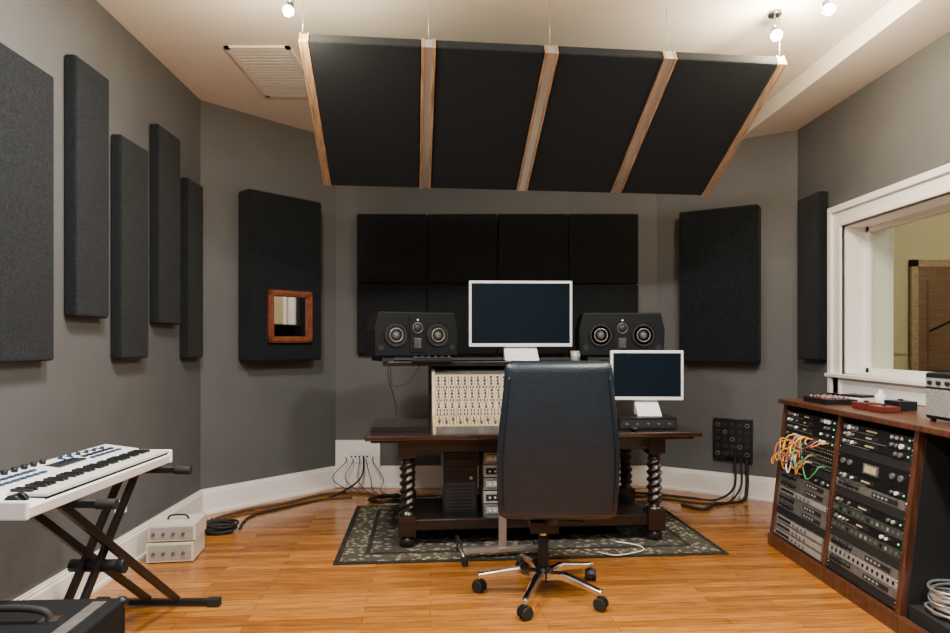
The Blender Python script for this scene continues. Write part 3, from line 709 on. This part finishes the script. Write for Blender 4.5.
mb = MB(); mb.box((-1.235, 5.66, 0.005), (-0.84, 5.70, 0.42), M_white); mb.box((-1.12, 5.652, .22), (-.92, 5.66, .34), M_whitep)
for i in range(5): mb.cyl((-1.09 + i * .035, 5.652, .28), (-1.09 + i * .035, 5.645, .28), .008, M_rubber, seg=10)
mb.build('white_wall_connection_box', bevel=.004)
mb = MB(); mb.box((-.06, -.008, -.04), (.06, 0, .04), M_whitep)
for x in (-.028, .028): mb.box((x - .014, -.011, -.018), (x + .014, -.008, .018), M_ivory)
mb.build('power_outlet', loc=(lwx(3.6)+.001, 3.62, .36), rot=92)
sb = empty('wall_cable_stage_box', (2.16, 5.358, 0.30), aR); mb = MB(); mb.box((-.155, -.03, 0), (.155, -.001, .35), M_blackm); mb.build('plate', sb, bevel=.003)
mb = MB()
for r in range(5):
    for c in range(5): mb.cyl((-.115 + c * .0575, -.03, .06 + r * .06), (-.115 + c * .0575, -.036, .06 + r * .06), .018, M_dsilver if (r * 7 + c * 3) % 4 == 0 else M_cone, seg=12); mb.cyl((-.115 + c * .0575, -.036, .06 + r * .06), (-.115 + c * .0575, -.038, .06 + r * .06), .012, M_rubber, seg=12)
for c in (-.03, .0, .03): mb.cyl((c, -.03, .06), (c, -.08, .05), .012, M_rubber, seg=10)
mb.build('connectors', sb)

# ------------------------------------------------------------ rack console on the right
rk = empty('equipment_rack_cabinet', (1.88, 3.1, 0))
YA, YB = 4.10 - 3.1, 2.24 - 3.1; RT = 0.90
mb = MB()
def sidebd(ya, yb, m=M_rackw, x0=0.0, zz0=0.0, zz1=None):
    zz1 = RT if zz1 is None else zz1
    pro = [(x0 + .10 * zz0 / RT, zz0), (x0 + .10 * zz1 / RT, zz1), (.655 - x0, zz1), (.655 - x0, zz0)]; n = 4
    vs = [(x, ya, z) for x, z in pro] + [(x, yb, z) for x, z in pro]
    fs = [(0, 1, 2, 3), (7, 6, 5, 4)] + [(i, n + i, n + (i + 1) % n, (i + 1) % n) for i in range(n)]
    mb.add(vs, fs, m)
cols = []; bt = .03; step = (YA - YB - bt) / 3
for i in range(4): y = YA - i * step; sidebd(y, y - bt)
for i in range(3): cols.append((YA - i * step - bt, YA - (i + 1) * step))
mb.box((-.005, YA, 0), (.03, YB, .075), M_rackw); mb.box((.03, YA - .01, .045), (.64, YB + .01, .06), M_rackd)
mb.box((.62, YA - .01, .06), (.65, YB + .01, RT), M_rackd)
sidebd(cols[2][1] + .001, cols[2][1] + .004, M_rackd, .03, .08, RT - .01); sidebd(cols[2][0] - .001, cols[2][0] - .004, M_rackd, .03, .08, RT - .01)
mb.build('carcass', rk, bevel=.001)
mb = MB(); mb.box((.07, YB - .02, RT), (.655, YA + .02, RT + .03), M_rackw); mb.build('counter_top', rk, bevel=.006)
sl, cl = .11043, .99388
RM = lambda y: Matrix.Translation((0.012, y, 0)) @ Matrix(((0, cl, sl, 0), (-1, 0, 0, 0), (0, -sl, cl, 0), (0, 0, 0, 1)))
def unit(mb, M, w, z, h, style):
    a = .004
    def b(x0, z0, x1, z1, t0, t1, m): mb.box((x0, -t1, z0), (x1, -t0, z1), m, M)
    def k(x, zz, r, m, t=.016): mb.cyl((x, -.003, zz), (x, -t, zz), r, m, seg=10, M=M)
    base = {'black': M_blackm, 'silver': M_dsilver, 'green': M_green, 'patch': M_blackm, 'meter': M_blackm, 'cream': M_silver, 'blank': M_rackd, 'conn': M_dsilver}[style]
    mb.box((a, -.004, z + .001), (w - a, .30 if style != 'blank' else .004, z + h - .001), base, M)
    for x in (.012, w - .012):
        for zz in (z + .012, z + h - .012): mb.cyl((x, -.004, zz), (x, -.007, zz), .004, M_chrome, seg=6, M=M)
    rows = max(1, round(h / .045))
    for r in range(rows):
        zc = z + h * (r + .5) / rows
        if style == 'black':
            b(w * .38, zc - .010, w * .56, zc + .012, .004, .007, M_rackd); b(w * .39, zc - .004, w * (.42 + random.random() * .12), zc + .004, .007, .008, M_meter)
            for x in (.05, .085, .12, .15, w - .15, w - .115, w - .08):
                if random.random() < .85: k(x, zc, random.choice([.007, .009, .012]), random.choice([M_knobg, M_dsilver, M_silver, M_whitep]))
            b(.04, zc - .017, w * random.uniform(.3, .7), zc - .0155, .004, .0055, M_silver)
            k(w - .035, zc, .004, M_led, .007)
        elif style == 'silver':
            b(w * .55, zc - .012, w * .88, zc + .010, .004, .007, M_rackd)
            for i in range(5): k(.05 + i * .038, zc, random.choice([.008, .010, .012]), M_blackp)
            b(.03, zc + .014, .22, zc + .016, .004, .0055, M_blackp)
            for i in range(4): b(w * .58 + i * .03, zc - .006, w * .58 + i * .03 + .014, zc + .004, .007, .010, M_silver)
        elif style == 'conn':
            b(.03, zc - .015, w - .03, zc + .015, .004, .0055, M_silver)
            b(.04, zc - .008, .20, zc + .008, .0055, .008, M_rackd)
            for i in range(4): k(.24 + i * .045, zc, .008, M_knobg, .012)
        elif style == 'green' or style == 'cream':
            for i in range(14):
                x = .04 + i * (w - .08) / 13; b(x - .005, zc - .008, x + .005, zc + .008, .004, .009, random.choice([M_dsilver, M_blackp, M_knobg, M_silver]) if style == 'green' else random.choice([M_blackp, M_knobg, M_blackp]))
        elif style == 'patch':
            for i in range(24):
                x = .03 + i * (w - .06) / 23
                for q in (-.009, .009): mb.cyl((x, -.004, zc + q), (x, -.007, zc + q), .0045, M_dsilver, seg=8, M=M)
        elif style == 'meter' and r == 0:
            zz = z + h / 2
            b(w / 2 - .06, zz - .025, w / 2 + .06, zz + .025, .004, .008, M_dsilver); b(w / 2 - .045, zz - .017, w / 2 + .045, zz + .017, .008, .009, M_meter); b(w / 2, zz - .012, w / 2 + .002, zz + .012, .009, .0095, M_blackp)
            for x in (.06, .12, w - .12, w - .06): k(x, zz + .006, .015, M_knobg)
U = .0445
mb = MB(); w = cols[0][0] - cols[0][1]; M0 = RM(cols[0][0]); z = .085
for h, s_ in ((3, 'conn'), (1, 'blank'), (2, 'silver'), (1, 'conn'), (2, 'silver'), (1, 'black'), (1, 'blank')):
    unit(mb, M0, w, z, h * U, s_); z += h * U
for s_ in ('patch', 'patch', 'patch', 'black', 'black'): unit(mb, M0, w, z, U, s_); z += U
unit(mb, M0, w, z, U * 1.6, 'black')
mb.build('rack_units_a', rk)
mb = MB(); w = cols[1][0] - cols[1][1]; M1 = RM(cols[1][0]); z = .085
for h, s_ in ((1, 'blank'), (1, 'silver'), (1, 'cream'), (1, 'silver'), (1, 'blank'), (1, 'green'), (1, 'black'), (1, 'green'), (1, 'black'), (1, 'blank'), (1, 'silver'), (1, 'black'), (2, 'meter'), (1, 'blank'), (1, 'black'), (1.6, 'black')):
    unit(mb, M1, w, z, h * U, s_); z += h * U
mb.build('rack_units_b', rk)
mb = MB(); w = cols[0][0] - cols[0][1]
for i in range(20):
    xa = .03 + random.random() * .34; xb = xa + random.uniform(.06, .25); za = .085 + 11.5 * U + random.choice([0, 1, 2, 3]) * U; zb2 = .085 + 11.5 * U + random.choice([0, 1, 2, 3]) * U
    dp = random.uniform(.05, .09); sag = random.uniform(.03, .09)
    mb.sweep([(xa, -.006, za), (xa, -.04, za), (xa + .02, -dp, za - sag * .6), ((xa + min(xb, w - .03)) / 2, -dp, min(za, zb2) - sag), (min(xb, w - .03) - .02, -dp, zb2 - sag * .5), (min(xb, w - .03), -.04, zb2), (min(xb, w - .03), -.006, zb2)], .0042, [M_yel, M_yel, M_ora, M_pin, M_whitep, M_navy, M_yel, M_gre][i % 8], seg=6, res=5, M=M0)
mb.build('patch_cables', rk)
mb = MB(); mb.box((.045, cols[2][1] + .01, .06), (.60, cols[2][0] - .01, .13), M_rackd); mb.build('bay_floor_board', rk)
pts = []
for i in range(120):
    a = i * 2 * math.pi / 10; k = .12 + random.uniform(-.022, .015); pts.append((.19 + k * math.cos(a), 2.715 - 3.1 + k * math.sin(a), .138 + .10 * i / 120 + random.uniform(0, .008)))
mb = MB(); mb.sweep(pts, .0055, M_alu, seg=6, res=3); mb.build('coiled_wire', rk)
RTZ = RT + .03
e = empty('practice_amplifier', (2.18, 2.84, RTZ), 0); mb = MB(); mb.box((-.08, -.17, .012), (.10, .15, .225), M_blackp); mb.build('case', e, bevel=.012, bseg=3)
mb = MB(); mb.box((-.088, -.15, .03), (-.08, .13, .15), M_grill); mb.box((-.087, -.15, .16), (-.08, .13, .20), M_silver)
for i in range(5): mb.cyl((-.087, -.12 + i * .055, .18), (-.098, -.12 + i * .055, .18), .010, M_blackp, seg=10)
for sx in (-.06, .08):
    for sy in (-.14, .12): mb.cyl((sx, sy, 0), (sx, sy, .014), .012, M_rubber)
mb.sweep([(.01, -.12, .22), (.01, -.11, .245), (.01, .08, .245), (.01, .10, .22)], .007, M_rubber)
mb.box((-.06, .151, .04), (.08, .155, .19), M_grill)
mb.build('grille_and_controls', e)
e = empty('red_pedal_boxes', (2.14, 3.40, RTZ), 0); mb = MB()
for (x, y, a, h, m) in ((0, .10, .055, .035, M_red), (.0, -.05, .06, .03, M_red), (.14, .03, .06, .05, M_blackp)):
    mb.box((x - .05, y - a, .002), (x + .05, y + a, h), m); mb.cyl((x, y, h), (x, y, h + .010), .012, M_blackp)
    mb.box((x - .03, y - a * .7, h), (x - .02, y + a * .7, h + .003), M_dsilver)
mb.build('cases', e, bevel=.004)
e = empty('small_mixer', (2.12, 3.83, RTZ), 0); mb = MB(); mb.box((-.09, -.12, 0), (.10, .13, .03), M_blackm)
for i in range(4):
    for j in range(5): mb.cyl((-.06 + i * .04, -.09 + j * .045, .03), (-.06 + i * .04, -.09 + j * .045, .042), .007, random.choice([M_knobg, M_silver, M_pin]), seg=8)
mb.build('case', e, bevel=.003)
mb = MB(); mb.lathe([(.025, 0), (.03, .01), (.03, .06), (.012, .08), (.012, .09)], M_whitep); mb.build('small_white_bottle', loc=(2.32, 3.66, RTZ))
mb = MB(); mb.box((-.06, -.08, 0), (.06, .08, .025), M_whitep); mb.box((-.055, -.075, .025), (.05, .07, .04), M_blackp); mb.build('paper_and_notebook', loc=(2.36, 3.95, RTZ), rot=20)

# ------------------------------------------------------------ camera
cam = bpy.data.cameras.new('camera'); cam.sensor_width = 36; cam.lens = 640 / 950 * 36; cam.shift_y = (341 - 316.5) / 950
co = bpy.data.objects.new('camera', cam); co.location = (0, 0, 1.3); co.rotation_euler = (math.radians(90), 0, 0); C.objects.link(co)
bpy.context.scene.camera = co
w = bpy.data.worlds.new('world'); bpy.context.scene.world = w; w.use_nodes = True
w.node_tree.nodes['Background'].inputs[0].default_value = (0.05, 0.05, 0.055, 1)
